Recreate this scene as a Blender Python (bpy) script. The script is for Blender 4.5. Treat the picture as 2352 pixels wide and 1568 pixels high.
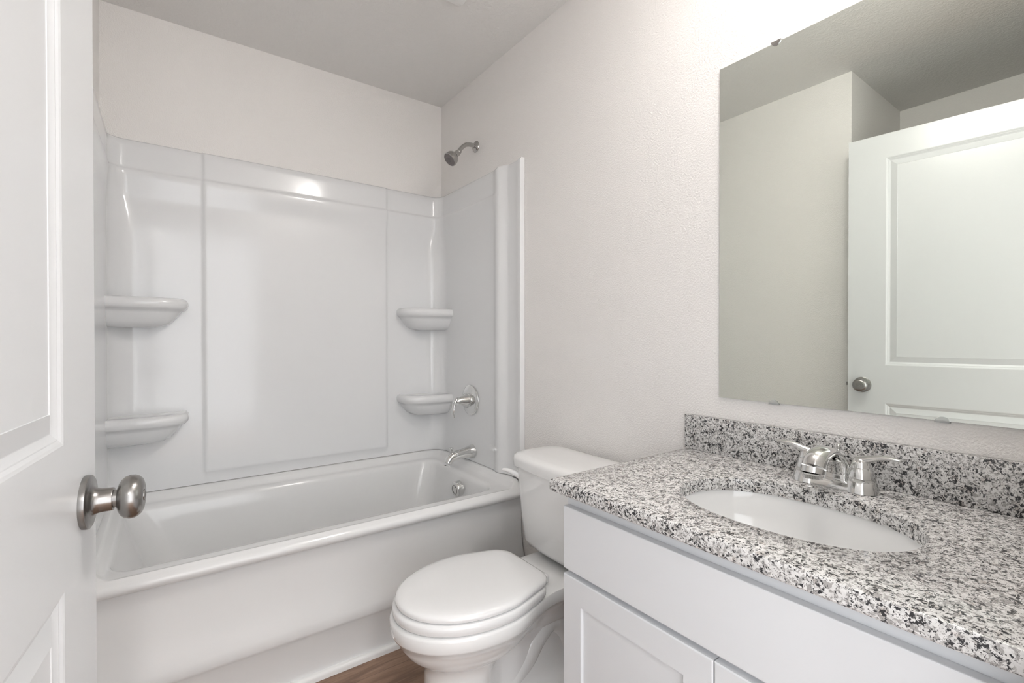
import bpy, bmesh, math, random
from math import sin, cos, pi, radians as R
from mathutils import Vector, Matrix

for o in list(bpy.data.objects): bpy.data.objects.remove(o, do_unlink=True)
SC = bpy.context.scene
COL = SC.collection

# ------------------------------------------------------------------ camera
F_PX = 1093.2
YAW, PITCH, ROLL = .6261, -.0067, -.0009
cam_d = bpy.data.cameras.new('camera'); cam = bpy.data.objects.new('camera', cam_d); COL.objects.link(cam)
cam_d.sensor_fit = 'HORIZONTAL'; cam_d.sensor_width = 36; cam_d.lens = 36*F_PX/2352; cam_d.clip_start = .02
_s, _c = sin(YAW), cos(YAW)
_f = Vector((_s*cos(PITCH), _c*cos(PITCH), sin(PITCH))); _r = Vector((_c, -_s, 0)); _u = _r.cross(_f)
_r2 = _r*cos(ROLL)+_u*sin(ROLL); _u2 = -_r*sin(ROLL)+_u*cos(ROLL)
_m = Matrix((( _r2.x, _u2.x, -_f.x, -1.2995), (_r2.y, _u2.y, -_f.y, -2.5003), (_r2.z, _u2.z, -_f.z, 1.1638), (0, 0, 0, 1)))
cam.matrix_world = _m
SC.camera = cam

# ------------------------------------------------------------------ world, exposure
BULB = 55.0          # radiance of the vanity bulbs
HALL = 85.0          # radiance of the hall lamp
WORLD = 2.35
w = bpy.data.worlds.new('world'); SC.world = w; w.use_nodes = True
bg = w.node_tree.nodes['Background']; bg.inputs[0].default_value = (.95, .97, 1, 1); bg.inputs[1].default_value = WORLD
vs = SC.view_settings
vs.view_transform = 'Standard'; vs.look = 'None'; vs.gamma = 1; vs.exposure = 0.62; vs.use_curve_mapping = False

# ------------------------------------------------------------------ materials
def mat(name, col, rough=.5, metal=0, spec=.5, coat=0, emit=None, es=0):
    m = bpy.data.materials.new(name); m.use_nodes = True
    b = m.node_tree.nodes['Principled BSDF']
    b.inputs['Base Color'].default_value = (*col, 1); b.inputs['Roughness'].default_value = rough
    b.inputs['Metallic'].default_value = metal; b.inputs['Specular IOR Level'].default_value = spec
    b.inputs['Coat Weight'].default_value = coat; b.inputs['Coat Roughness'].default_value = .04
    if emit: b.inputs['Emission Color'].default_value = (*emit, 1); b.inputs['Emission Strength'].default_value = es
    return m
def nd(m, t, **k):
    n = m.node_tree.nodes.new(t)
    for a, v in k.items(): setattr(n, a, v)
    return n
def lk(m, a, b): m.node_tree.links.new(a, b)
def objco(m, scale=(1, 1, 1)):
    tc = nd(m, 'ShaderNodeTexCoord'); mp = nd(m, 'ShaderNodeMapping'); mp.inputs['Scale'].default_value = scale
    lk(m, tc.outputs['Object'], mp.inputs['Vector']); return mp.outputs['Vector']
def noise(m, vec, scale, detail=3, rough=.5, dist=0):
    n = nd(m, 'ShaderNodeTexNoise'); n.inputs['Scale'].default_value = scale; n.inputs['Detail'].default_value = detail
    n.inputs['Roughness'].default_value = rough; n.inputs['Distortion'].default_value = dist
    lk(m, vec, n.inputs['Vector']); return n.outputs['Fac']
def ramp(m, fac, stops, interp='LINEAR'):
    n = nd(m, 'ShaderNodeValToRGB'); n.color_ramp.interpolation = interp
    e = n.color_ramp.elements
    while len(e) < len(stops): e.new(.5)
    for i, (p, c) in enumerate(stops):
        e[i].position = p; e[i].color = (*c, 1) if len(c) == 3 else c
    lk(m, fac, n.inputs['Fac']); return n.outputs['Color']
def bump(m, h, strength, dist, normal=None):
    n = nd(m, 'ShaderNodeBump'); n.inputs['Strength'].default_value = strength; n.inputs['Distance'].default_value = dist
    lk(m, h, n.inputs['Height'])
    lk(m, n.outputs['Normal'], m.node_tree.nodes['Principled BSDF'].inputs['Normal'])
def mix(m, fac, a, b, mode='MIX'):
    n = nd(m, 'ShaderNodeMix', data_type='RGBA', blend_type=mode)
    if isinstance(fac, (int, float)): n.inputs[0].default_value = fac
    else: lk(m, fac, n.inputs[0])
    for i, v in ((6, a), (7, b)):
        if isinstance(v, tuple): n.inputs[i].default_value = (*v, 1)
        else: lk(m, v, n.inputs[i])
    return n.outputs[2]
def base(m): return m.node_tree.nodes['Principled BSDF'].inputs['Base Color']

WALLC = (.88, .858, .836)
M = {}
m = M['wall'] = mat('painted_drywall', WALLC, .55, spec=.35)
v = objco(m); n1 = noise(m, v, 190, 2, .5); bump(m, ramp(m, n1, [(.35, (0, 0, 0)), (.7, (1, 1, 1))]), .42, .0022)
m = M['ceiling'] = mat('textured_ceiling', (.85, .838, .82), .8, spec=.2)
v = objco(m); n1 = noise(m, v, 70, 3, .55, .6); bump(m, ramp(m, n1, [(.42, (0, 0, 0)), (.6, (1, 1, 1))]), .4, .0022)
M['trim'] = mat('white_trim_paint', (.86, .86, .85), .3)
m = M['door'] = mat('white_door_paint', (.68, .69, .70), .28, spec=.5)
M['acrylic'] = mat('white_acrylic', (.81, .815, .82), .12, spec=.45)
M['tub'] = mat('white_tub_enamel', (.81, .812, .81), .14, spec=.5)
M['china'] = mat('white_china', (.88, .88, .875), .06, spec=.5, coat=.6)
M['seat'] = mat('white_seat_plastic', (.88, .88, .88), .12, spec=.5, coat=.4)
M['cabinet'] = mat('pale_grey_cabinet_paint', (.74, .755, .775), .38, spec=.4)
M['chrome'] = mat('chrome', (.74, .74, .73), .05, metal=1)
M['shower_chrome'] = mat('soft_chrome', (.47, .46, .45), .17, metal=1)
m = M['nickel'] = mat('satin_nickel', (.33, .32, .31), .27, metal=1)
m.node_tree.nodes['Principled BSDF'].inputs['Anisotropic'].default_value = .5
M['mirror'] = mat('mirror_glass', (.83, .87, .82), .0, metal=1)
M['mirror_edge'] = mat('green_glass_edge', (.25, .33, .30), .1)
M['clear'] = mat('clear_plastic', (.85, .86, .86), .1); M['clear'].node_tree.nodes['Principled BSDF'].inputs['Transmission Weight'].default_value = .7
M['dark'] = mat('dark_rubber', (.12, .11, .11), .6)
M['rubber'] = mat('grey_nozzle_rubber', (.22, .2, .2), .6)
M['cover'] = mat('white_vent_plastic', (.93, .93, .92), .4)
M['caulk'] = mat('grey_caulk', (.45, .44, .43), .6)
M['bulb'] = mat('lit_frosted_glass', (1, 1, 1), .4, emit=(1, .965, .93), es=BULB)
M['lamp'] = mat('lit_hall_diffuser', (1, 1, 1), .4, emit=(1, .98, .95), es=HALL)

# granite
m = M['granite'] = mat('speckled_granite', (.8, .8, .8), .16, spec=.5)
v = objco(m)
n0 = noise(m, v, 80, 4, .6, .4); n1 = noise(m, v, 215, 3, .62, .3); n2 = noise(m, v, 150, 3, .6, .5)
n3 = noise(m, v, 58, 2, .5, .2); n4 = noise(m, v, 400, 2, .5)
c = ramp(m, n0, [(.36, (.82, .81, .80)), (.64, (.64, .63, .62))])
c = mix(m, ramp(m, n2, [(.50, (0, 0, 0)), (.57, (1, 1, 1))]), c, (.38, .365, .355))
c = mix(m, ramp(m, n3, [(.60, (0, 0, 0)), (.68, (.55, .55, .55))]), c, (.52, .46, .42))
mm = nd(m, 'ShaderNodeMath', operation='MULTIPLY_ADD'); lk(m, n3, mm.inputs[0]); mm.inputs[1].default_value = .35; lk(m, n1, mm.inputs[2])
c = mix(m, ramp(m, mm.outputs[0], [(.722, (0, 0, 0)), (.76, (1, 1, 1))]), c, (.035, .035, .038))
c = mix(m, ramp(m, n4, [(.63, (0, 0, 0)), (.66, (1, 1, 1))]), c, (.07, .07, .07))
lk(m, c, base(m))

# floor planks
m = M['floor'] = mat('brown_wood_plank', (.2, .12, .08), .45, spec=.35)
tc = nd(m, 'ShaderNodeTexCoord')
bk = nd(m, 'ShaderNodeTexBrick'); bk.offset = .37; bk.inputs['Scale'].default_value = 1
bk.inputs['Brick Width'].default_value = 1.22; bk.inputs['Row Height'].default_value = .178
bk.inputs['Mortar Size'].default_value = .0012; bk.inputs['Color1'].default_value = (.30, .185, .125, 1); bk.inputs['Color2'].default_value = (.235, .145, .10, 1)
bk.inputs['Mortar'].default_value = (.09, .055, .04, 1); lk(m, tc.outputs['Object'], bk.inputs['Vector'])
mp = nd(m, 'ShaderNodeMapping'); mp.inputs['Scale'].default_value = (.09, 1, 1); lk(m, tc.outputs['Object'], mp.inputs['Vector'])
g1 = noise(m, mp.outputs['Vector'], 95, 6, .65, 1.2); g2 = noise(m, mp.outputs['Vector'], 22, 3, .5, 1.6)
c = mix(m, ramp(m, g1, [(.3, (0, 0, 0)), (.7, (.75, .75, .75))]), bk.outputs['Color'], (.42, .28, .20))
c = mix(m, ramp(m, g2, [(.40, (.65, .65, .65)), (.56, (0, 0, 0))]), c, (.15, .09, .062))
lk(m, c, base(m)); bump(m, g1, .15, .001)

# ------------------------------------------------------------------ mesh helpers
def obj(name, bm, material, parent=None, smooth=True, angle=38, mats=None, recalc=True):
    bmesh.ops.remove_doubles(bm, verts=bm.verts, dist=1e-6)
    if recalc: bmesh.ops.recalc_face_normals(bm, faces=bm.faces)
    me = bpy.data.meshes.new(name); bm.to_mesh(me); bm.free()
    for mm_ in (mats or [material]): me.materials.append(mm_)
    if smooth:
        me.shade_smooth(); me.set_sharp_from_angle(angle=R(angle))
    o = bpy.data.objects.new(name, me); COL.objects.link(o)
    if parent: o.parent = parent
    return o
def thing(name, label, cat, loc=(0, 0, 0), group=None, rotz=0):
    o = bpy.data.objects.new(name, None); COL.objects.link(o); o.location = loc; o.rotation_euler = (0, 0, rotz)
    o.empty_display_size = .1; o['label'] = label; o['category'] = cat
    if group: o['group'] = group
    return o
def tag(o, label, cat, group=None):
    o['label'] = label; o['category'] = cat
    if group: o['group'] = group
    return o
def struct(name, bm, material, parent=None, **k):
    o = obj(name, bm, material, parent, **k)
    if not parent: o['kind'] = 'structure'
    return o
def shift(bm, loc):           # world coordinates -> local to a thing standing at loc
    bmesh.ops.translate(bm, verts=bm.verts, vec=-Vector(loc)); return bm
def box(bm, x0, x1, y0, y1, z0, z1, bev=0, seg=2):
    vs_ = [bm.verts.new(p) for p in ((x0,y0,z0),(x1,y0,z0),(x1,y1,z0),(x0,y1,z0),(x0,y0,z1),(x1,y0,z1),(x1,y1,z1),(x0,y1,z1))]
    fs = [bm.faces.new([vs_[i] for i in q]) for q in ((3,2,1,0),(4,5,6,7),(0,1,5,4),(1,2,6,5),(2,3,7,6),(3,0,4,7))]
    if bev:
        es = set(e for f in fs for e in f.edges)
        bmesh.ops.bevel(bm, geom=list(es), offset=bev, segments=seg, affect='EDGES', profile=.5)
    return bm
def loft(bm, rings, closed=True, cap0=False, cap1=False, loop=False):
    V = [[bm.verts.new(p) for p in r] for r in rings]
    n = len(V[0])
    rr = range(len(V)) if loop else range(len(V)-1)
    for i in rr:
        a, b = V[i], V[(i+1) % len(V)]
        for j in (range(n) if closed else range(n-1)):
            k = (j+1) % n
            try: bm.faces.new((a[j], a[k], b[k], b[j]))
            except ValueError: pass
    if cap0: bm.faces.new(V[0][::-1])
    if cap1: bm.faces.new(V[-1])
    return V
def frame(t):
    t = Vector(t).normalized(); a = Vector((0, 0, 1)) if abs(t.z) < .9 else Vector((1, 0, 0))
    u = t.cross(a).normalized(); return u, t.cross(u).normalized()
def lathe(bm, o, axis, prof, n=32, sx=1, sy=1, cap0=True, cap1=True):   # prof: (distance, radius)
    o = Vector(o); t = Vector(axis).normalized(); u, v_ = frame(t)
    rings = [[o+t*d+u*(r*sx*cos(2*pi*k/n))+v_*(r*sy*sin(2*pi*k/n)) for k in range(n)] for d, r in prof]
    loft(bm, rings, True, cap0, cap1); return bm
def sweep(bm, pts, rad, n=16, cap=True, up=None):    # rad: list of r or (ru, rv)
    P = [Vector(p) for p in pts]; rings = []
    for i, p in enumerate(P):
        t = (P[min(i+1, len(P)-1)]-P[max(i-1, 0)]).normalized()
        a = Vector(up) if up else (Vector((0, 0, 1)) if abs(t.z) < .9 else Vector((1, 0, 0)))
        u = t.cross(a).normalized(); v_ = u.cross(t).normalized()
        r = rad[i] if isinstance(rad, (list, tuple)) else rad
        ru, rv = r if isinstance(r, tuple) else (r, r)
        rings.append([p+u*(ru*cos(2*pi*k/n))+v_*(rv*sin(2*pi*k/n)) for k in range(n)])
    loft(bm, rings, True, cap, cap); return bm
def bez(P, n=12):
    out = []
    P = [Vector(p) for p in P]
    for i in range(n+1):
        t = i/n; Q = P[:]
        while len(Q) > 1: Q = [Q[k].lerp(Q[k+1], t) for k in range(len(Q)-1)]
        out.append(Q[0])
    return out
def catmull(P, n=8):
    P = [Vector(p) for p in P]; out = []
    for i in range(len(P)-1):
        p0, p1, p2, p3 = P[max(i-1, 0)], P[i], P[i+1], P[min(i+2, len(P)-1)]
        for k in range(n):
            t = k/n
            out.append(.5*((2*p1)+(p2-p0)*t+(2*p0-5*p1+4*p2-p3)*t*t+(3*p1-p0-3*p2+p3)*t**3))
    out.append(P[-1]); return out
def rrect(x0, x1, y0, y1, r, z, k=8):      # rounded rectangle ring, ccw from right/front
    r = min(r, (x1-x0)/2-1e-4, (y1-y0)/2-1e-4); out = []
    for cx, cy, a in ((x1-r, y0+r, -90), (x1-r, y1-r, 0), (x0+r, y1-r, 90), (x0+r, y0+r, 180)):
        for i in range(k+1):
            t = R(a+90*i/k); out.append(Vector((cx+r*cos(t), cy+r*sin(t), z)))
        # side subdivisions follow
    pts = []
    for i in range(4):
        seg = out[i*(k+1):(i+1)*(k+1)]; nxt = out[((i+1) % 4)*(k+1)]
        pts += seg
        for q in range(1, 12): pts.append(seg[-1].lerp(nxt, q/12))
    return pts
def sellipse(cx, cy, a, b, n, z, N=72):
    out = []
    for i in range(N):
        t = 2*pi*i/N; c_, s_ = cos(t), sin(t)
        out.append(Vector((cx+a*math.copysign(abs(c_)**(2/n), c_), cy+b*math.copysign(abs(s_)**(2/n), s_), z)))
    return out
def sstep(a, b, x):
    t = max(0, min(1, (x-a)/(b-a))); return t*t*(3-2*t)

# ------------------------------------------------------------------ the room
XL, XL2, YN, H, YF = -1.5152, -2.247, -1.5524, 2.5095, -2.452
YB = -2.57; DX0, DX1, DH = -1.49, -.63, 2.125     # door opening
T = .1
struct('wall_right', box(bmesh.new(), 0, T, -4.9, T, 0, H), M['wall'], smooth=False)
struct('wall_back', box(bmesh.new(), XL-T, 0, 0, T, 0, H), M['wall'], smooth=False)
bm = bmesh.new()
lo = [(XL, 0), (XL, YN), (XL2, YN), (XL2, YF), (XL2-T, YF), (XL2-T, YN+T), (XL-T, YN+T), (XL-T, 0)]
loft(bm, [[Vector((x, y, z)) for x, y in lo] for z in (0, H)], True, True, True)
struct('wall_left', bm, M['wall'], smooth=False)
bm = bmesh.new()
box(bm, XL2-T, DX0, YB, YF, 0, H); box(bm, DX1, 0, YB, YF, 0, H); box(bm, DX0, DX1, YB, YF, DH, H)
struct('wall_front', bm, M['wall'], smooth=False)
struct('floor', box(bmesh.new(), XL2-T, T, -4.9, T, -.1, 0), M['floor'], smooth=False)
struct('ceiling', box(bmesh.new(), XL2-T, T, -4.9, T, H, H+.1), M['ceiling'], smooth=False)
# door casing round the opening, inside
bm = bmesh.new()
for x0, x1, z0, z1 in ((DX0-.057, DX0, 0, DH+.057), (DX1, DX1+.057, 0, DH+.057), (DX0, DX1, DH, DH+.057)):
    box(bm, x0, x1, YF, YF+.014, z0, z1, .004)
struct('trim_1', bm, M['trim'])
bm = bmesh.new()
for x0, x1, z0, z1 in ((DX0, DX0+.015, 0, DH), (DX1-.015, DX1, 0, DH), (DX0+.015, DX1-.015, DH-.015, DH)):
    box(bm, x0, x1, YB, YF, z0, z1)
struct('trim_2', bm, M['trim'], smooth=False)
# quarter round along the tub
def prism_x(bm, prof, x0, x1): loft(bm, [[Vector((x, y, z)) for y, z in prof] for x in (x0, x1)], True, True, True)
bm = bmesh.new(); yb = -.795
prof = [(yb, 0), (yb-.017, 0)] + [(yb-.004-.013*cos(R(a)), .012+.012*sin(R(a))) for a in range(0, 91, 15)] + [(yb, .024)]
prism_x(bm, prof, XL, -.001); struct('trim_3', bm, M['trim'])
def baseboard(name, pts, nrm):
    bm = bmesh.new(); h = .083
    (xa, ya), (xb, yb_) = pts; nx, ny = nrm
    pr = [(0, 0), (.013, 0), (.013, h-.02), (.010, h-.008), (.005, h), (0, h)]
    loft(bm, [[Vector((x+nx*d, y+ny*d, z)) for d, z in pr] for x, y in ((xa, ya), (xb, yb_))], True, True, True)
    struct(name, bm, M['trim'])
baseboard('baseboard_right', ((0, -.83), (0, -1.64)), (-1, 0))
baseboard('baseboard_left', ((XL, -.83), (XL, YN)), (1, 0))
baseboard('baseboard_back', ((XL-.0, YN), (XL2, YN)), (0, -1))
baseboard('baseboard_side', ((XL2, YN), (XL2, YF)), (1, 0))

# ------------------------------------------------------------------ the door
DW, DT, DTOP, TH = .84, .035, 2.105, R(6)
fx, fy = -1.3857, -1.5853                      # face corner at the free edge
dirv = Vector((sin(TH), cos(TH), 0)); nrm = Vector((cos(TH), -sin(TH), 0))
hinge = Vector((fx, fy, 0)) - dirv*DW
def dp(s, d, z): return Vector((fx, fy, 0)) - dirv*s + nrm*d + Vector((0, 0, z))   # s from the free edge, d off the face
bm = bmesh.new()
Z0 = .012; PZ = [(.235, .862), (1.037, 1.995)]; S0, S1 = .144, DW-.144
PROF = [(0, 0), (.0035, -.0012), (.007, -.0034), (.0085, -.0036), (.0125, -.0062), (.0165, -.0078), (.0175, -.0078), (.042, -.0012), (.0425, -.0022)]
def face(side):
    f = (lambda s, d, z: dp(s, d, z)) if side > 0 else (lambda s, d, z: dp(s, -DT-d, z))
    def quad(s0, s1, z0, z1): bm.faces.new([bm.verts.new(f(*p)) for p in ((s0, 0, z0), (s1, 0, z0), (s1, 0, z1), (s0, 0, z1))])
    zs = [Z0, PZ[0][0], PZ[0][1], PZ[1][0], PZ[1][1], DTOP]
    for i in range(5):
        quad(0, S0, zs[i], zs[i+1]); quad(S1, DW, zs[i], zs[i+1])
    for i in (0, 2, 4): quad(S0, S1, zs[i], zs[i+1])
    for z0, z1 in PZ:
        rings = [[f(S0+o_, d, z0+o_), f(S1-o_, d, z0+o_), f(S1-o_, d, z1-o_), f(S0+o_, d, z1-o_)] for o_, d in PROF]
        V = loft(bm, rings, True); bm.faces.new(V[-1])
face(1); face(-1)
for s_ in (0, DW): loft(bm, [[dp(s_, 0, z), dp(s_, -DT, z)] for z in (Z0, PZ[0][0], PZ[0][1], PZ[1][0], PZ[1][1], DTOP)], False)
bm.faces.new([bm.verts.new(dp(*p)) for p in ((0, 0, DTOP), (DW, 0, DTOP), (DW, -DT, DTOP), (0, -DT, DTOP))])
bm.faces.new([bm.verts.new(dp(*p)) for p in ((0, 0, Z0), (DW, 0, Z0), (DW, -DT, Z0), (0, -DT, Z0))])
hp = Vector((hinge.x, hinge.y, 0))
bmesh.ops.remove_doubles(bm, verts=bm.verts, dist=1e-6)
for f_ in bm.faces:
    c_ = f_.calc_center_median(); f_.normal_update(); dd_ = (c_-Vector((fx, fy, 0))).dot(nrm); al = abs(f_.normal.dot(nrm))
    if al > .2:
        want = nrm if dd_ > -DT/2 else -nrm
    else:
        ss_ = (Vector((fx, fy, 0))-c_).dot(dirv)
        want = Vector((0, 0, 1)) if c_.z > DTOP-.001 else Vector((0, 0, -1)) if c_.z < Z0+.001 else (dirv if ss_ < DW/2 else -dirv)
    if f_.normal.dot(want) < 0: f_.normal_flip()
door = struct('door_1', shift(bm, hp), M['door'], angle=12, recalc=False); door.location = hp
KS, KZ = .058, .943
for sgn in (1, -1):
    o0 = dp(KS, 0 if sgn > 0 else -DT, KZ); ax = nrm*sgn
    bm = lathe(bmesh.new(), o0, ax, [(0, .0355), (.003, .036), (.0065, .0355), (.0080, .033), (.0086, .026), (.0098, .0205), (.013, .0175), (.018, .0160), (.0300, .0155), (.031, .0150)], 48)
    rose = obj('rose', shift(bm, hp), M['nickel'], door, angle=50)
    prof = [(.030, .0108), (.0405, .0108), (.041, .0140), (.0425, .0182), (.0455, .0222), (.050, .0254), (.056, .0270), (.062, .0268), (.067, .0250), (.0715, .0215), (.0738, .0165), (.0745, .0135), (.0742, .0095)]
    prof = [(d*.872, r*1.1) for d, r in prof]
    knob = obj('door_knob', shift(lathe(bmesh.new(), o0, ax, prof, 48), hp), M['nickel'], door, angle=50)
    knob['label'] = 'round satin nickel knob'
    obj('lock_button' if sgn > 0 else 'key_slot', shift(lathe(bmesh.new(), o0, ax, [(.0640, .0078), (.0655, .0076), (.0660, .0058), (.0652, .004)], 24), hp), M['nickel'], knob)
bm = bmesh.new()
u_, v_ = dirv, Vector((0, 0, 1))
def dbox(s0, s1, d0, d1, z0, z1):
    c8 = [dp(s, d, z) for z in (z0, z1) for s, d in ((s0, d0), (s1, d0), (s1, d1), (s0, d1))]
    V = [bm.verts.new(p) for p in c8]
    for q in ((0,1,2,3),(4,5,6,7),(0,1,5,4),(1,2,6,5),(2,3,7,6),(3,0,4,7)): bm.faces.new([V[i] for i in q])
dbox(-.0008, .001, -.029, -.006, KZ-.028, KZ+.028); dbox(-.009, 0, -.024, -.011, KZ-.008, KZ+.008)
obj('latch', shift(bm, hp), M['nickel'], door, smooth=False)
for z in (.22, 1.06, 1.88):
    bm = lathe(bmesh.new(), dp(DW+.004, .004, z), (0, 0, 1), [(0, .006), (.09, .006)], 16)
    obj('hinge', shift(bm, hp), M['nickel'], door)

# ------------------------------------------------------------------ bathtub
TX0, TX1 = XL+.002, -.002
tub = thing('bathtub', 'white alcove bathtub with plain apron, set under the glossy wall surround', 'bathtub', (-.757, -.4, 0))
TL = tuple(tub.location)
bm = bmesh.new(); rings = []
AP = [(-.795, 0.0), (-.795, .150), (-.803, .160), (-.808, .170), (-.805, .20), (-.795, .24), (-.788, .29), (-.786, .36), (-.789, .43), (-.796, .447), (-.812, .455), (-.821, .463), (-.825, .474), (-.822, .485), (-.812, .491)]
def deckz(p, zf):
    k = sstep(-.80, -.70, p.y); wall = (p.x > TX1-.012 or p.x < TX0+.012 or p.y > -.014)
    return zf*(1-k)+(.528*k) if wall else zf
for y0, z in AP:
    r = rrect(TX0, TX1, y0, -.002, .012, z)
    if z > .43:
        for p in r:
            k = sstep(-.815, -.765, p.y)
            p.z = z*(1-k)+.528*k
    rings.append(r)
def ring(ix0, ix1, iy0, iy1, r_, z): rings.append(rrect(TX0+ix0, TX1-ix1, -.812+iy0, -.002-iy1, r_, z))
for ins, fr, hi, lo__ in ((.020, .004, .528, .4935), (.040, .008, .5275, .4945), (.044, .010, .526, .4950), (.050, .013, .513, .4955), (.060, .017, .502, .4957)):
    ring(ins, ins, fr, ins*.95, .04, .4955)
    for p in rings[-1]:
        k = sstep(-.815, -.765, p.y); p.z = lo__*(1-k)+hi*k
ring(.063, .068, .03, .060, .05, .4970)
ring(.066, .09, .060, .070, .06, .4945)
ring(.069, .103, .076, .086, .07, .492)
ring(.073, .112, .086, .094, .07, .485)
ring(.077, .118, .091, .099, .07, .470)
ring(.095, .128, .100, .108, .09, .42)
ring(.140, .150, .115, .125, .12, .30)
ring(.195, .170, .135, .145, .13, .18)
ring(.265, .190, .155, .165, .13, .14)
ring(.36, .26, .22, .23, .12, .122)
ring(.55, .40, .32, .33, .08, .118)
V = loft(bm, rings, True); bm.faces.new(V[-1])
body = obj('tub_body', shift(bm, TL), M['tub'], tub, angle=50)
# overflow cover on the sloping drain end
ox = -.152; oc = Vector((ox, -.452, .425))
bm = lathe(bmesh.new(), oc+Vector((.02, 0, .002)), (-1, 0, -.12), [(0, .037), (.026, .038), (.031, .0365), (.0335, .033), (.034, .020)], 40)
ov = obj('overflow_cover', shift(bm, TL), M['chrome'], tub); ov['label'] = 'round chrome overflow cover'
bm = bmesh.new()
c0 = oc+Vector((.02, 0, .002)); t = Vector((-1, 0, -.12)).normalized(); u, v_ = frame(t)
rr_ = []
for k in range(40):
    a = 2*pi*k/40; cen = c0+t*.0345+(u*cos(a)+v_*sin(a))*.0215
    rr_.append([cen+(u*cos(a)+v_*sin(a))*(.0011*cos(b*pi/3))+t*(.0011*sin(b*pi/3)) for b in range(6)])
loft(bm, rr_, True, loop=True); obj('groove', shift(bm, TL), M['dark'], ov)
bm = lathe(bmesh.new(), (-.34, -.41, .117), (0, 0, 1), [(0, .036), (.003, .036), (.005, .032), (.003, .02), (.010, .019), (.011, .01)], 32)
obj('drain', shift(bm, TL), M['chrome'], tub)

# ------------------------------------------------------------------ tub surround
SB, ST = .53, 1.973
sur = thing('tub_surround', 'glossy white three-sided wall surround standing on the bathtub', 'shower surround', (-.757, -.4, SB))
SL = tuple(sur.location)
def zoff(z):            # extra thickness by height: band, ledge bead, scooped zone under it
    if z > 1.858: return .0
    if z > 1.835: return .009*sstep(1.858, 1.845, z) if z > 1.845 else .009
    return .009-.013*sstep(1.835, 1.74, z) + .0*z
ZS = [SB, SB+.004, .545, .57, .578, .585, .592, .60, .62, .66] + [.66+.05*i for i in range(1, 21)] + [1.70, 1.72, 1.74, 1.76, 1.78, 1.80, 1.815, 1.825, 1.833, 1.838, 1.843, 1.848, 1.853, 1.858, 1.864, 1.90, 1.94, 1.962, 1.968, ST]
ZS = sorted(set(round(z, 4) for z in ZS))
BY = .028            # back plane offset from the wall
PX0, PX1 = -1.172, -.343
XM = XL/2
def crad(z): return .055+.035*(1-sstep(1.62, 1.83, z))
def back_d(x, z):
    d = BY+zoff(z)
    e = min(sstep(PX0-.008, PX0+.010, x), sstep(PX1+.008, PX1-.010, x))
    lo_ = sstep(.566, .584, z)
    d += .009*e*lo_
    if z > 1.962: d = d-(z-1.962)/(ST-1.962)*.012
    return d
def side_d(y, z):       # distance of the side panel face from its wall
    k1 = sstep(-.575, -.640, y); d = .028+zoff(z)*.6*(1-k1)+.012*k1
    k2 = sstep(-.635, -.700, y); d -= .024*k2
    if y < -.779: d += .010*sstep(-.779, -.783, y)
    if z > 1.962: d -= (z-1.962)/(ST-1.962)*.008
    return d
YS = -.19
def plan_back(z):
    r = crad(z); pts = []
    # from right seam, along right side, corner, back, corner, left side
    xs = [PX1+.3*0]
    q = []
    for y in (YS, (YS-(BY+r))/2-.02): q.append(Vector((-side_d(y, z), y, z)))
    cx, cy = -side_d(-.15, z)-r, -back_d(-.2, z)-r
    for i in range(13):
        a = R(0+90*i/12); q.append(Vector((cx+r*cos(a), cy+r*sin(a), z)))
    half = q
    X = [-.16, -.20, -.26, -.30, -.325, -.333, -.337, -.341, -.345, -.349, -.353, -.36]
    X += [-.36-(.79/16)*i for i in range(1, 16)] 
    X += [XL-x for x in [-.36, -.353, -.349, -.345, -.341, -.337, -.333, -.325, -.30, -.26, -.20, -.16]]
    X = sorted(set(round(x, 5) for x in X), reverse=True)
    mid = [Vector((x, -back_d(x, z), z)) for x in X]
    left = [Vector((XL-p.x, p.y, z)) for p in reversed(half)]
    return half+mid+left
PX0 = XL-PX1
bm = bmesh.new(); rings = [plan_back(z) for z in ZS]
V = loft(bm, rings, False)
# back skin: returns to the wall along top and bottom
for row, zz in ((V[-1], ST), (V[0], SB)):
    wl = []
    for vtx in row:
        p = vtx.co; x, y = p.x, p.y
        if y > -.12 and XL+.12 < x < -.12: q = Vector((x, -.001, zz))
        else:
            sx_ = -.001 if x > XM else XL+.001
            if y > -.1: q = Vector((x if abs(x-sx_) > abs(y) else sx_, -.001 if abs(x-sx_) > abs(y) else y, zz))
            else: q = Vector((sx_, y, zz))
        wl.append(bm.verts.new(q))
    for i in range(len(row)-1):
        try: bm.faces.new((row[i], row[i+1], wl[i+1], wl[i]))
        except ValueError: pass
bp = obj('back_panel', shift(bm, SL), M['acrylic'], sur, angle=60)
def side_panel(mirror):
    bm = bmesh.new()
    Y = [YS, -.25, -.32, -.40, -.48, -.55, -.585, -.59, -.595, -.60, -.605, -.61, -.615, -.62, -.625, -.63, -.635] + [-.635-.065*i/10 for i in range(1, 11)] + [-.72, -.75, -.775, -.779, -.780, -.781, -.782, -.783, -.798, -.801, -.802]
    f = (lambda p: Vector((XL-p.x, p.y, p.z))) if mirror else (lambda p: p)
    rows = []
    for z in ZS:
        r = [Vector((-side_d(y, z), y, z)) for y in Y]
        r[-1].x = -.001; r.insert(len(r)-1, Vector((-side_d(-.80, z)+.004, -.802, z)))
        r[0:0] = [Vector((-.001, YS, z))]
        rows.append([f(p) for p in r])
    V = loft(bm, rows, False)
    for row in (V[-1], V[0]):
        bm.faces.new(row)
    return obj('side_panel', shift(bm, SL), M['acrylic'], sur, angle=45)
side_panel(False); side_panel(True)
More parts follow.
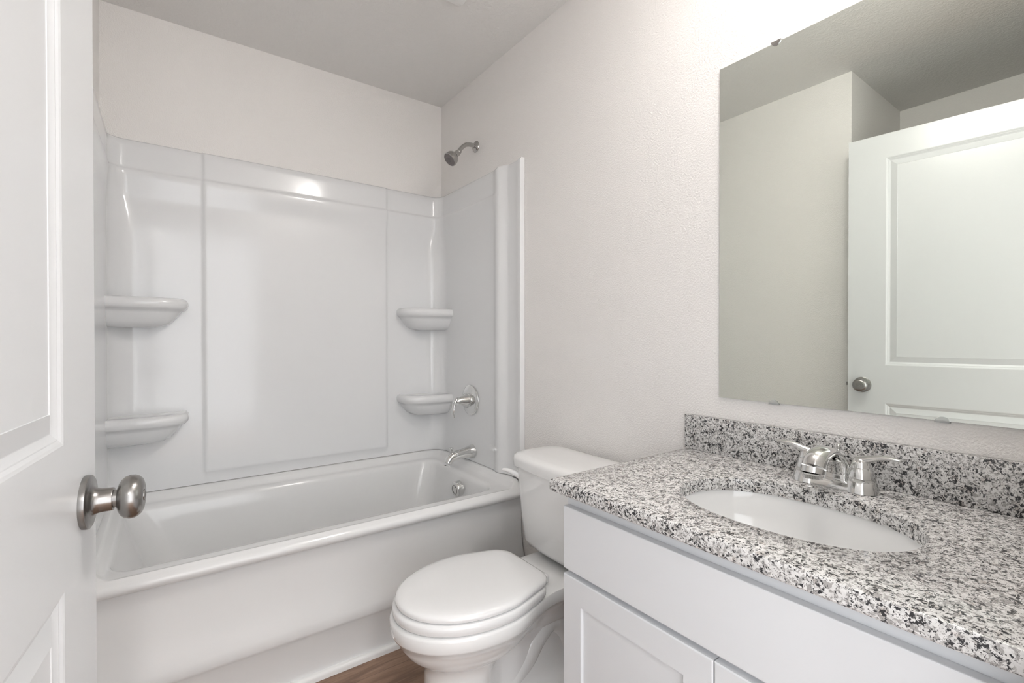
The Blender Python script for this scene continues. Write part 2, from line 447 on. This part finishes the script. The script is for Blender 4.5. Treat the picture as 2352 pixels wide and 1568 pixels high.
def shelf(ztop, mirror, k=1.0):
    # moulded corner shelf: rounded lip over a tapering bracket
    bm = bmesh.new(); f = (lambda p: Vector((XL-p.x, p.y, p.z))) if mirror else (lambda p: p)
    def outline(g, z, inset):
        xa, ya = -.02, -.02
        L, D = (.268-inset)*g, (.165-inset)*g       # reach along back wall / along side wall
        pts = [Vector((xa, ya, z))]
        N = 26
        for i in range(N+1):
            t = pi/2*i/N
            n_ = 4.2
            px = xa-D_x(L, t, n_); py = ya-D_y(D, t, n_)
            pts.append(Vector((px, py, z)))
        return [f(p) for p in pts]
    def D_x(L, t, n_): return L*abs(cos(t))**(2/n_)
    def D_y(D, t, n_): return D*abs(sin(t))**(2/n_)
    prof = [(1.0, ztop, .10), (1.0, ztop+.001, .030), (1.0, ztop+.004, .015), (1, ztop+.001, .007), (1, ztop-.008, .001), (1, ztop-.020, 0), (1, ztop-.032, .003), (1, ztop-.040, .010), (1, ztop-.045, .022), (.985, ztop-.055, .024), (.95, ztop-.072, .028), (.90, ztop-.092, .034), (.84, ztop-.106, .042), (.74, ztop-.113, .06)]
    V = loft(bm, [outline(g, z, ins) for g, z, ins in prof], True); bm.faces.new(V[0]); bm.faces.new(V[-1])
    return obj('corner_shelf', shift(bm, SL), M['acrylic'], sur, angle=50)
for zt in (1.322, .853):
    shelf(zt, False); shelf(zt, True)

# ------------------------------------------------------------------ shower head
sh = thing('wall_shower', 'small chrome shower head on a bent arm above the surround', 'shower head', (0, -.389, 2.155))
HL = tuple(sh.location)
obj('flange', shift(lathe(bmesh.new(), (0, -.389, 2.155), (-1, 0, 0), [(0, .0285), (.002, .0295), (.006, .028), (.011, .021), (.013, .0145), (.016, .012)], 36), HL), M['shower_chrome'], sh)
P = catmull([(-.002, -.389, 2.155), (-.035, -.389, 2.158), (-.062, -.389, 2.151), (-.085, -.388, 2.132), (-.104, -.386, 2.106)], 6)
obj('arm', shift(sweep(bmesh.new(), P, .0107, 18), HL), M['shower_chrome'], sh)
h0 = Vector((-.098, -.387, 2.112)); ha = Vector((-.104+.085, -.002, -.030)).normalized()
ha = Vector((-.72, .0, -.69)).normalized()
h0 = Vector((-.098, -.386, 2.110))
obj('collar', shift(lathe(bmesh.new(), h0, ha, [(-.004, .0112), (.006, .0125), (.010, .0095), (.012, .0150), (.032, .0160), (.034, .0145)], 28), HL), M['shower_chrome'], sh)
hd = obj('head', shift(lathe(bmesh.new(), h0, ha, [(.033, .012), (.035, .0185), (.042, .0270), (.051, .0325), (.061, .0355), (.074, .0362), (.078, .0355), (.079, .033)], 40), HL), M['shower_chrome'], sh)
bm = lathe(bmesh.new(), h0, ha, [(.077, .0332), (.0800, .0328), (.0790, .010)], 36)
u, v_ = frame(ha)
for rr0, cnt in ((.011, 6), (.020, 12), (.029, 18)):
    for k in range(cnt):
        a = 2*pi*k/cnt; lathe(bm, h0+u*rr0*cos(a)+v_*rr0*sin(a), ha, [(.079, .0016), (.0828, .0012)], 6)
obj('spray_face', shift(bm, HL), M['rubber'], sh)['label'] = 'dark grey spray face with small nozzles'

# ------------------------------------------------------------------ shower valve
vx = -.0275; vc = Vector((vx, -.379, .845))
va = thing('shower_valve', 'round chrome shower valve with a drooping lever on the end wall of the surround', 'valve', tuple(vc))
VL = tuple(vc)
obj('escutcheon', shift(lathe(bmesh.new(), vc, (-1, 0, 0), [(0, .077), (.003, .0785), (.008, .077), (.012, .070), (.0135, .055), (.0145, .033)], 56), VL), M['chrome'], va)
obj('hub', shift(lathe(bmesh.new(), vc, (-1, 0, 0), [(.012, .034), (.020, .0335), (.022, .031), (.023, .0325), (.060, .0225), (.084, .0145), (.090, .0105), (.091, .005)], 44), VL), M['chrome'], va)
P = catmull([(vx-.070, -.379, .853), (vx-.088, -.379, .850), (vx-.099, -.379, .835), (vx-.107, -.379, .805), (vx-.105, -.379, .778), (vx-.100, -.379, .762)], 5)
n_ = len(P); rad = []
for i in range(n_):
    t = i/(n_-1); rad.append((.012+.002*sin(pi*t)-.006*sstep(.8, 1, t), .010*(1-t)+.0028))
obj('lever', shift(sweep(bmesh.new(), P, rad, 18), VL), M['chrome'], va)

# ------------------------------------------------------------------ tub spout
pc = Vector((-.0275, -.395, .582))
sp = thing('tub_spout', 'chrome tub spout with a pull-up diverter below the shower valve', 'faucet', tuple(pc)); PL = tuple(pc)
P = [(pc.x, pc.y, pc.z), (pc.x-.006, pc.y, pc.z), (pc.x-.03, pc.y, pc.z-.001), (pc.x-.065, pc.y, pc.z-.003), (pc.x-.095, pc.y, pc.z-.006), (pc.x-.118, pc.y, pc.z-.012), (pc.x-.134, pc.y, pc.z-.024), (pc.x-.144, pc.y, pc.z-.040), (pc.x-.149, pc.y, pc.z-.053)]
rad = [.035, .0345, .0285, .0235, .0225, .0225, .0215, .020, .0195]
obj('spout_body', shift(sweep(bmesh.new(), P, rad, 36), PL), M['chrome'], sp, angle=60)
obj('diverter_knob', shift(lathe(bmesh.new(), (pc.x-.124, pc.y, pc.z+.004), (0, 0, 1), [(0, .0045), (.014, .0042), (.018, .0055), (.022, .0085), (.028, .0105), (.031, .0095), (.032, .005)], 20), PL), M['chrome'], sp)

# ------------------------------------------------------------------ toilet
TY = -1.262
to = thing('toilet', 'white two-piece toilet with closed lid between bathtub and vanity', 'toilet', (-.45, TY, 0)); OL = tuple(to.location)
def hw(x, xt, xm, w, xn, wn, xb, rb=.03):     # half-width: tip xt, widest xm, neck xn, back xb
    if x <= xm: 
        t = (x-xm)/(xt-xm); v0 = w*math.sqrt(max(0, 1-abs(t)**2.15))
    else: v0 = w+(wn-w)*sstep(xm, xn, x)
    if x > xb-rb: v0 = v0-rb+math.sqrt(max(0, rb*rb-(x-(xb-rb))**2))
    return v0
def outl(z, xt, xm, w, xn, wn, xb, rb=.03, N=30):
    xs = []
    for i in range(N+1):
        a = pi/2*i/N; xs.append(xm+(xt-xm)*cos(a))
    for i in range(1, 25): xs.append(xm+(xb-rb-xm)*i/24)
    for i in range(1, 9): xs.append(xb-rb+rb*sin(pi/2*i/8))
    up_ = [Vector((x, TY+hw(x, xt, xm, w, xn, wn, xb, rb), z)) for x in xs]
    dn = [Vector((x, TY-hw(x, xt, xm, w, xn, wn, xb, rb), z)) for x in reversed(xs[1:])]
    return up_+dn
bm = bmesh.new()
BR = [(.380, -.735, -.52, .13, -.40, .09, -.34), (.380, -.790, -.545, .176, -.315, .118, -.035), (.378, -.800, -.545, .183, -.31, .124, -.03),
      (.371, -.804, -.545, .186, -.31, .126, -.03), (.343, -.803, -.545, .185, -.31, .125, -.03), (.336, -.800, -.545, .182, -.315, .122, -.03),
      (.331, -.790, -.545, .172, -.32, .112, -.04), (.305, -.780, -.545, .162, -.33, .100, -.06), (.280, -.764, -.545, .149, -.34, .090, -.08),
      (.260, -.744, -.545, .133, -.36, .082, -.10), (.247, -.726, -.55, .119, -.40, .074, -.11), (.238, -.712, -.56, .108, -.46, .066, -.12),
      (.20, -.704, -.575, .104, -.50, .062, -.12), (.10, -.703, -.58, .105, -.48, .070, -.12), (.075, -.704, -.58, .107, -.46, .082, -.115),
      (.062, -.707, -.58, .112, -.42, .106, -.11), (.050, -.709, -.58, .116, -.40, .114, -.105), (.0, -.711, -.58, .119, -.40, .118, -.10)]
V = loft(bm, [outl(*a) for a in BR], True); bm.faces.new(V[0]); bm.faces.new(V[-1])
bowl = obj('bowl', shift(bm, OL), M['china'], to, angle=55)
# trapway relief on both flanks of the pedestal
for s in (1, -1):
    P = catmull([(-.60, TY+s*.045, .18), (-.53, TY+s*.038, .12), (-.46, TY+s*.036, .10), (-.39, TY+s*.036, .14), (-.34, TY+s*.037, .20), (-.285, TY+s*.037, .235), (-.24, TY+s*.036, .20), (-.225, TY+s*.034, .13), (-.22, TY+s*.032, .03)], 7)
    obj('trapway', shift(sweep(bmesh.new(), P, [(.036, .040)]*len(P), 24), OL), M['china'], to, angle=60)
    obj('bolt_cap', shift(lathe(bmesh.new(), (-.33, TY+s*.092, .045), (0, 0, 1), [(0, .015), (.010, .014), (.016, .009), (.018, .003)], 20), OL), M['china'], to)
SO = dict(xm=-.545, xn=-.33, xb=-.345)
def seat_ring(z, ins, xb=-.352, rb=.05, wn=.137, ext=0):
    return outl(z, -.797+ins-ext, -.545, .184-ins, -.335, wn-ins*.9, xb-ins, rb)
bm = bmesh.new()
SR = [(.381, .010), (.383, .003), (.388, .000), (.402, .000), (.408, .002), (.411, .008), (.411, .05)]
V = loft(bm, [seat_ring(z, i_) for z, i_ in SR], True); bm.faces.new(V[0]); bm.faces.new(V[-1])
obj('seat', shift(bm, OL), M['seat'], to, angle=50)
bm = bmesh.new()
SR = [(.4125, .020), (.4135, .009), (.417, .006), (.424, .0055), (.430, .009), (.4345, .018), (.4375, .035), (.4395, .07), (.4405, .10)]
V = loft(bm, [seat_ring(z, i_, xb=-.338, ext=-.003) for z, i_ in SR], True); bm.faces.new(V[0]); bm.faces.new(V[-1])
obj('lid', shift(bm, OL), M['seat'], to, angle=50)
for s in (1, -1):
    bm = box(bmesh.new(), -.355, -.318, TY+s*.070-.016, TY+s*.070+.016, .386, .412, .006, 3)
    obj('hinge', shift(bm, OL), M['seat'], to)
# tank
def tank_ring(z, xf, xb, hwid, bow, r=.045, N=24, dxl=0):
    pts = []
    y0, y1 = TY-hwid, TY+hwid
    for p in rrect(xf, xb, y0, y1, r, z, 6):
        k = (p.x-xb)/(xf-xb)
        q = 1-((p.y-TY)/hwid)**2
        pts.append(Vector((p.x-bow*max(0, q)*max(0, k), p.y, z)))
    return pts
bm = bmesh.new()
TR = [(.392, -.190, -.050, .165, .012), (.394, -.203, -.040, .180, .014), (.402, -.214, -.034, .192, .016), (.42, -.220, -.030, .200, .018), (.50, -.226, -.027, .210, .020), (.62, -.233, -.025, .218, .022), (.688, -.236, -.024, .222, .022)]
V = loft(bm, [tank_ring(*a) for a in TR], True); bm.faces.new(V[0]); bm.faces.new(V[-1])
tank = obj('tank', shift(bm, OL), M['china'], to, angle=50)
bm = bmesh.new()
LR = [(.686, -.232, -.024, .220, .024), (.687, -.240, -.020, .232, .025), (.690, -.245, -.018, .238, .026), (.716, -.246, -.017, .240, .027), (.727, -.243, -.019, .237, .026), (.733, -.234, -.027, .229, .025), (.736, -.215, -.045, .21, .022), (.7365, -.17, -.09, .16, .01)]
V = loft(bm, [tank_ring(*a, r=.05) for a in LR], True); bm.faces.new(V[0]); bm.faces.new(V[-1])
obj('tank_lid', shift(bm, OL), M['china'], to, angle=50)
lp = Vector((-.224, TY+.200, .652))
bm = lathe(bmesh.new(), lp+Vector((.02, 0, 0)), (-1, 0, 0), [(0, .016), (.026, .0155), (.031, .012)], 24)
P = catmull([lp+Vector((-.004, -.006, -.006)), lp+Vector((-.016, .002, .003)), lp+Vector((-.028, .016, .010)), lp+Vector((-.036, .034, .013)), lp+Vector((-.040, .050, .012))], 6)
sweep(bm, P, [(.0075, .0125*(1-.55*i/(len(P)-1))) for i in range(len(P))], 16)
obj('flush_lever', shift(bm, OL), M['seat'], to)

# ------------------------------------------------------------------ vanity cabinet
CY0, CY1 = -1.655, -2.440           # left and right ends
CF = -.522                          # face-frame plane
DFX = -.541                         # door face plane
CZ = .7985
va_ = thing('vanity_cabinet', 'pale grey shaker vanity cabinet under the granite worktop', 'cabinet', (-.27, -2.05, 0)); CL = tuple(va_.location)
bm = bmesh.new()
box(bm, CF, -.012, CY0-.016, CY0, .10, CZ-.001); box(bm, CF, -.012, CY1, CY1+.016, .10, CZ-.001)
box(bm, CF+.019, -.012, CY1+.016, CY0-.016, .10, .116); box(bm, -.018, -.012, CY1+.016, CY0-.016, .116, CZ-.001)
box(bm, CF, CF+.019, CY1+.016, CY0-.016, .10, .14); box(bm, CF, CF+.019, CY1+.016, CY0-.016, .60, .63); box(bm, CF, CF+.019, CY1+.016, CY0-.016, .755, CZ-.001)
obj('body', shift(bm, CL), M['cabinet'], va_, smooth=False)
obj('toe_kick', shift(box(bmesh.new(), CF+.07, -.012, CY1, CY0, 0, .10), CL), M['cabinet'], va_, smooth=False)
def panel_front(name, y0, y1, z0, z1, shaker):
    bm = bmesh.new()
    if not shaker: box(bm, DFX, CF, y1, y0, z0, z1, .002, 2)
    else:
        fw = .058
        def rr(i, d): return [Vector((DFX+d, y0-i, z0+i)), Vector((DFX+d, y1+i, z0+i)), Vector((DFX+d, y1+i, z1-i)), Vector((DFX+d, y0-i, z1-i))]
        V = loft(bm, [rr(0, .019), rr(0, .002), rr(.002, 0), rr(fw, 0), rr(fw+.0015, .0065), rr(fw+.003, .0068)], True)
        bm.faces.new(V[0]); bm.faces.new(V[-1])
    return obj(name, shift(bm, CL), M['cabinet'], va_, smooth=False)
YM_ = -2.042
panel_front('drawer_front', CY0-.004, CY1+.006, .621, .768, False)
panel_front('cabinet_door', CY0-.004, YM_+.0012, .125, .608, True)
panel_front('cabinet_door', YM_-.0012, CY1+.006, .125, .608, True)

# ------------------------------------------------------------------ granite worktop, splash, sink
KY0, KY1, KX, KZ0, KZ1 = -1.632, -2.449, -.5613, .800, .830
SCX, SCY, SA, SBB, SN = -.307, -2.057, .150, .211, 2.25
bm = bmesh.new()
N = 96
hole = lambda z, e=0: sellipse(SCX, SCY, SA+e, SBB+e, SN, z, N)
def outer(z, ins):
    x0, x1, y0, y1 = KX+ins, -.0015-ins*.0, KY1+ins, KY0-ins
    out = []
    for p in hole(z):
        dx, dy = p.x-SCX, p.y-SCY
        ts = []
        if dx > 1e-9: ts.append((x1-SCX)/dx)
        if dx < -1e-9: ts.append((x0-SCX)/dx)
        if dy > 1e-9: ts.append((y1-SCY)/dy)
        if dy < -1e-9: ts.append((y0-SCY)/dy)
        t = min(ts); out.append(Vector((SCX+dx*t, SCY+dy*t, z)))
    for cx_, cy_ in ((x0, y0), (x0, y1), (x1, y0), (x1, y1)):   # snap nearest points to the true corners
        i_ = min(range(N), key=lambda q: (out[q].x-cx_)**2+(out[q].y-cy_)**2); out[i_].x, out[i_].y = cx_, cy_
    return out
rings = [hole(KZ0), hole(KZ1-.003), hole(KZ1-.001, .001), hole(KZ1, .003), outer(KZ1, .007), outer(KZ1-.0015, .003), outer(KZ1-.006, .0005), outer(KZ1-.010, 0), outer(KZ0+.004, 0), outer(KZ0, .003)]
loft(bm, rings, True, loop=True)
ct = tag(obj('countertop', bm, M['granite'], angle=35), 'speckled grey and white granite worktop on the vanity, with an oval sink cut-out', 'countertop')
bm = box(bmesh.new(), -.021, -.0015, KY1, KY0, KZ1+.0002, .9318, .0015, 2)
tag(obj('backsplash', bm, M['granite'], angle=35), 'narrow upright granite backsplash strip along the wall below the mirror', 'backsplash')
sk = thing('sink', 'white oval undermount sink below the cut-out of the granite worktop', 'sink', (SCX, SCY, .65)); KL = tuple(sk.location)
bm = bmesh.new()
prof = [(.030, KZ0-.002), (.004, KZ0-.001), (.003, KZ0-.006), (.0, KZ0-.02), (-.006, KZ0-.05), (-.018, KZ0-.085), (-.038, KZ0-.118), (-.065, KZ0-.138), (-.095, KZ0-.147), (-.125, KZ0-.150)]
V = loft(bm, [sellipse(SCX, SCY, SA+e, SBB+e, SN, z, N) for e, z in prof], True); bm.faces.new(V[-1])
out = [(.030, KZ0-.002), (.030, KZ0-.012), (.012, KZ0-.02), (.0, KZ0-.08), (-.03, KZ0-.13), (-.08, KZ0-.16), (-.12, KZ0-.163)]
V = loft(bm, [sellipse(SCX, SCY, SA+e, SBB+e, SN, z, N) for e, z in out], True); bm.faces.new(V[-1])
obj('basin', shift(bm, KL), M['china'], sk, angle=60)
obj('drain', shift(lathe(bmesh.new(), (SCX, SCY, KZ0-.150), (0, 0, 1), [(0, .022), (.002, .022), (.004, .018), (.007, .015), (.008, .006)], 28), KL), M['chrome'], sk)

# ------------------------------------------------------------------ faucet
FX, FY, FZ = -.078, -2.055, KZ1
fa = thing('sink_faucet', 'chrome two-handle faucet standing behind the oval sink', 'faucet', (FX, FY, FZ)); FL = tuple(fa.location)
def oval(cx, cy, a, b, n, z, N_=48): return sellipse(cx, cy, a, b, n, z, N_)
bm = bmesh.new()
rings = [oval(FX, FY, .030, .083, 3.2, FZ+.0003), oval(FX, FY, .030, .083, 3.2, FZ+.003), oval(FX, FY, .0285, .0805, 3.2, FZ+.010), oval(FX, FY, .026, .076, 3.2, FZ+.016), oval(FX, FY, .022, .070, 3, FZ+.0185), oval(FX, FY, .010, .05, 2.5, FZ+.019)]
V = loft(bm, rings, True); bm.faces.new(V[0]); bm.faces.new(V[-1])
obj('base_plate', shift(bm, FL), M['chrome'], fa, angle=50)
for s in (1, -1):
    hy = FY+s*.0525
    bm = lathe(bmesh.new(), (FX, hy, FZ), (0, 0, 1), [(.001, .0335), (.008, .0322), (.0235, .0282), (.0242, .0276), (.025, .0280), (.040, .0235), (.052, .0200), (.053, .0192), (.054, .0198), (.064, .0172), (.070, .0140), (.0735, .0095), (.0745, .004)], 36)
    hb = obj('handle_base', shift(bm, FL), M['chrome'], fa, angle=45)
    P = catmull([(FX, hy-s*.008, FZ+.065), (FX-.001, hy+s*.012, FZ+.072), (FX-.002, hy+s*.032, FZ+.079), (FX-.003, hy+s*.050, FZ+.082), (FX-.004, hy+s*.066, FZ+.082), (FX-.004, hy+s*.074, FZ+.081)], 5)
    k_ = len(P); rad = [(.0115-.003*sstep(.0, .5, i/(k_-1))+.001*sin(pi*i/(k_-1))-.006*sstep(.9, 1, i/(k_-1)), .0085*(1-i/(k_-1))**1.3+.0022) for i in range(k_)]
    obj('lever_handle', shift(sweep(bmesh.new(), P, rad, 18), FL), M['chrome'], fa, angle=60)
bm = bmesh.new()
C_ = [(FX+.012, FZ+.008), (FX+.006, FZ+.030), (FX-.004, FZ+.055), (FX-.020, FZ+.073), (FX-.044, FZ+.082), (FX-.070, FZ+.081), (FX-.092, FZ+.072), (FX-.103, FZ+.058), (FX-.107, FZ+.046)]
P = catmull([(x, FY, z) for x, z in C_], 5); k_ = len(P); rad = []
for i in range(k_):
    t = i/(k_-1)
    rad.append((.038-.015*sstep(0, .5, t), .017-.005*sstep(0, .35, t)+.0115*sstep(.35, .95, t)))
sweep(bm, P, rad, 28)
obj('spout', shift(bm, FL), M['chrome'], fa, angle=60)
ac = Vector((FX-.107, FY, FZ+.048))
obj('aerator', shift(lathe(bmesh.new(), ac, (-.05, 0, -1), [(0, .0232), (.003, .0228), (.0035, .0215), (.007, .0213), (.0075, .0205), (.0115, .0203), (.012, .016)], 32), FL), M['chrome'], fa, angle=30)
obj('lift_rod', shift(lathe(bmesh.new(), (FX+.026, FY, FZ+.01), (0, 0, 1), [(0, .002), (.070, .002), (.072, .0045), (.080, .0045), (.082, .002)], 12), FL), M['chrome'], fa)

# ------------------------------------------------------------------ mirror
MY0, MY1, MZ0, MZ1 = -1.7358, -2.378, .9931, 1.9365
mi = thing('wall_mirror', 'large frameless rectangular mirror clipped to the wall above the vanity', 'mirror', (0, -2.057, MZ0)); ML = tuple(mi.location)
bm = box(bmesh.new(), -.0068, -.0018, MY1, MY0, MZ0, MZ1)
g = obj('glass', shift(bm, ML), None, mi, smooth=False, mats=[M['mirror_edge'], M['mirror']])
for p in g.data.polygons:
    if p.normal.x < -.9: p.material_index = 1
for y, z in ((-1.889, MZ0), (-2.226, MZ0), (-1.893, MZ1), (-2.226, MZ1)):
    s = 1 if z == MZ0 else -1
    bm = bmesh.new(); prof = []
    for i in range(13):
        a = pi*i/12; prof.append((y+.0125*cos(a), z+s*(-.004+.0135*sin(a)*.9)))
    prof = [(y+.0125, z-s*.004)]+prof+[(y-.0125, z-s*.004)]
    if s < 0: prof = prof
    loft(bm, [[Vector((x, a, b)) for a, b in prof] for x in (-.0001, -.0092)], True, True, True)
    cl = obj('mirror_clip', shift(bm, ML), M['clear'] if s > 0 else M['shower_chrome'], mi, smooth=False)
    cl['label'] = 'clear plastic clip' if s > 0 else 'small metal clip'

# ------------------------------------------------------------------ exhaust fan grille
fan = thing('exhaust_fan', 'white square exhaust fan cover on the ceiling near the shower end', 'exhaust fan', (-.335-.13, -.818-.13, H)); EL = tuple(fan.location)
bm = bmesh.new(); cx_, cy_ = EL[0], EL[1]
rings = [rrect(cx_-a, cx_+a, cy_-a, cy_+a, .012, z, 4) for a, z in ((.130, H-.0002), (.130, H-.007), (.126, H-.014), (.105, H-.020))]
V = loft(bm, rings, True); bm.faces.new(V[-1])
obj('cover', shift(bm, EL), M['cover'], fan, angle=40)
bm = bmesh.new()
for k in range(7): box(bm, cx_-.08, cx_+.08, cy_-.066+k*.022-.003, cy_-.066+k*.022+.003, H-.0207, H-.0195)
obj('vent_slots', shift(bm, EL), M['dark'], fan, smooth=False)

# ------------------------------------------------------------------ vanity light (above the mirror, out of frame)
VX, VY, VZ = 0, -2.057, 2.415
vl = thing('vanity_light', 'chrome bar light with three lit glass globes on the wall over the mirror', 'wall light', (VX, VY, VZ)); WL = tuple(vl.location)
obj('bar', shift(box(bmesh.new(), -.028, -.001, VY-.22, VY+.22, VZ-.03, VZ+.03, .008, 3), WL), M['chrome'], vl)
for k in (-1, 0, 1):
    y = VY+k*.125
    obj('socket', shift(lathe(bmesh.new(), (-.02, y, VZ), (-1, 0, 0), [(0, .022), (.012, .022), (.016, .009), (.185, .009), (.19, .022), (.205, .022), (.21, .018)], 24), WL), M['chrome'], vl)
    SHIELD_CUP = [(.200, .020), (.205, .036), (.215, .0485), (.228, .0550), (.241, .0575)]  # unseen cup added behind each bulb to cut its light on the wall
    obj('added_shield_cup', shift(lathe(bmesh.new(), (-.02, y, VZ), (-1, 0, 0), SHIELD_CUP+[(.241, .0562)]+[(d+.0015, r-.0015) for d, r in SHIELD_CUP[-2::-1]], 36), WL), M['nickel'], vl)
    prof = [(.0+.052*(1-cos(pi*i/16)), max(.002, .052*sin(pi*i/16))) for i in range(17)]
    obj('bulb', shift(lathe(bmesh.new(), (-.226, y, VZ), (-1, 0, 0), prof, 28), WL), M['bulb'], vl)

# ------------------------------------------------------------------ hall lamp behind the camera
hl = thing('hall_ceiling_light', 'round flush ceiling light in the hall outside the bathroom door', 'ceiling light', (-1.45, -4.3, H))
GL = tuple(hl.location)
obj('canopy', shift(lathe(bmesh.new(), GL, (0, 0, -1), [(.0005, .13), (.02, .13), (.025, .12)], 36), GL), M['nickel'], hl)
obj('diffuser', shift(lathe(bmesh.new(), GL, (0, 0, -1), [(.02, .118), (.04, .11), (.06, .08), (.07, .03), (.071, .005)], 36), GL), M['lamp'], hl)
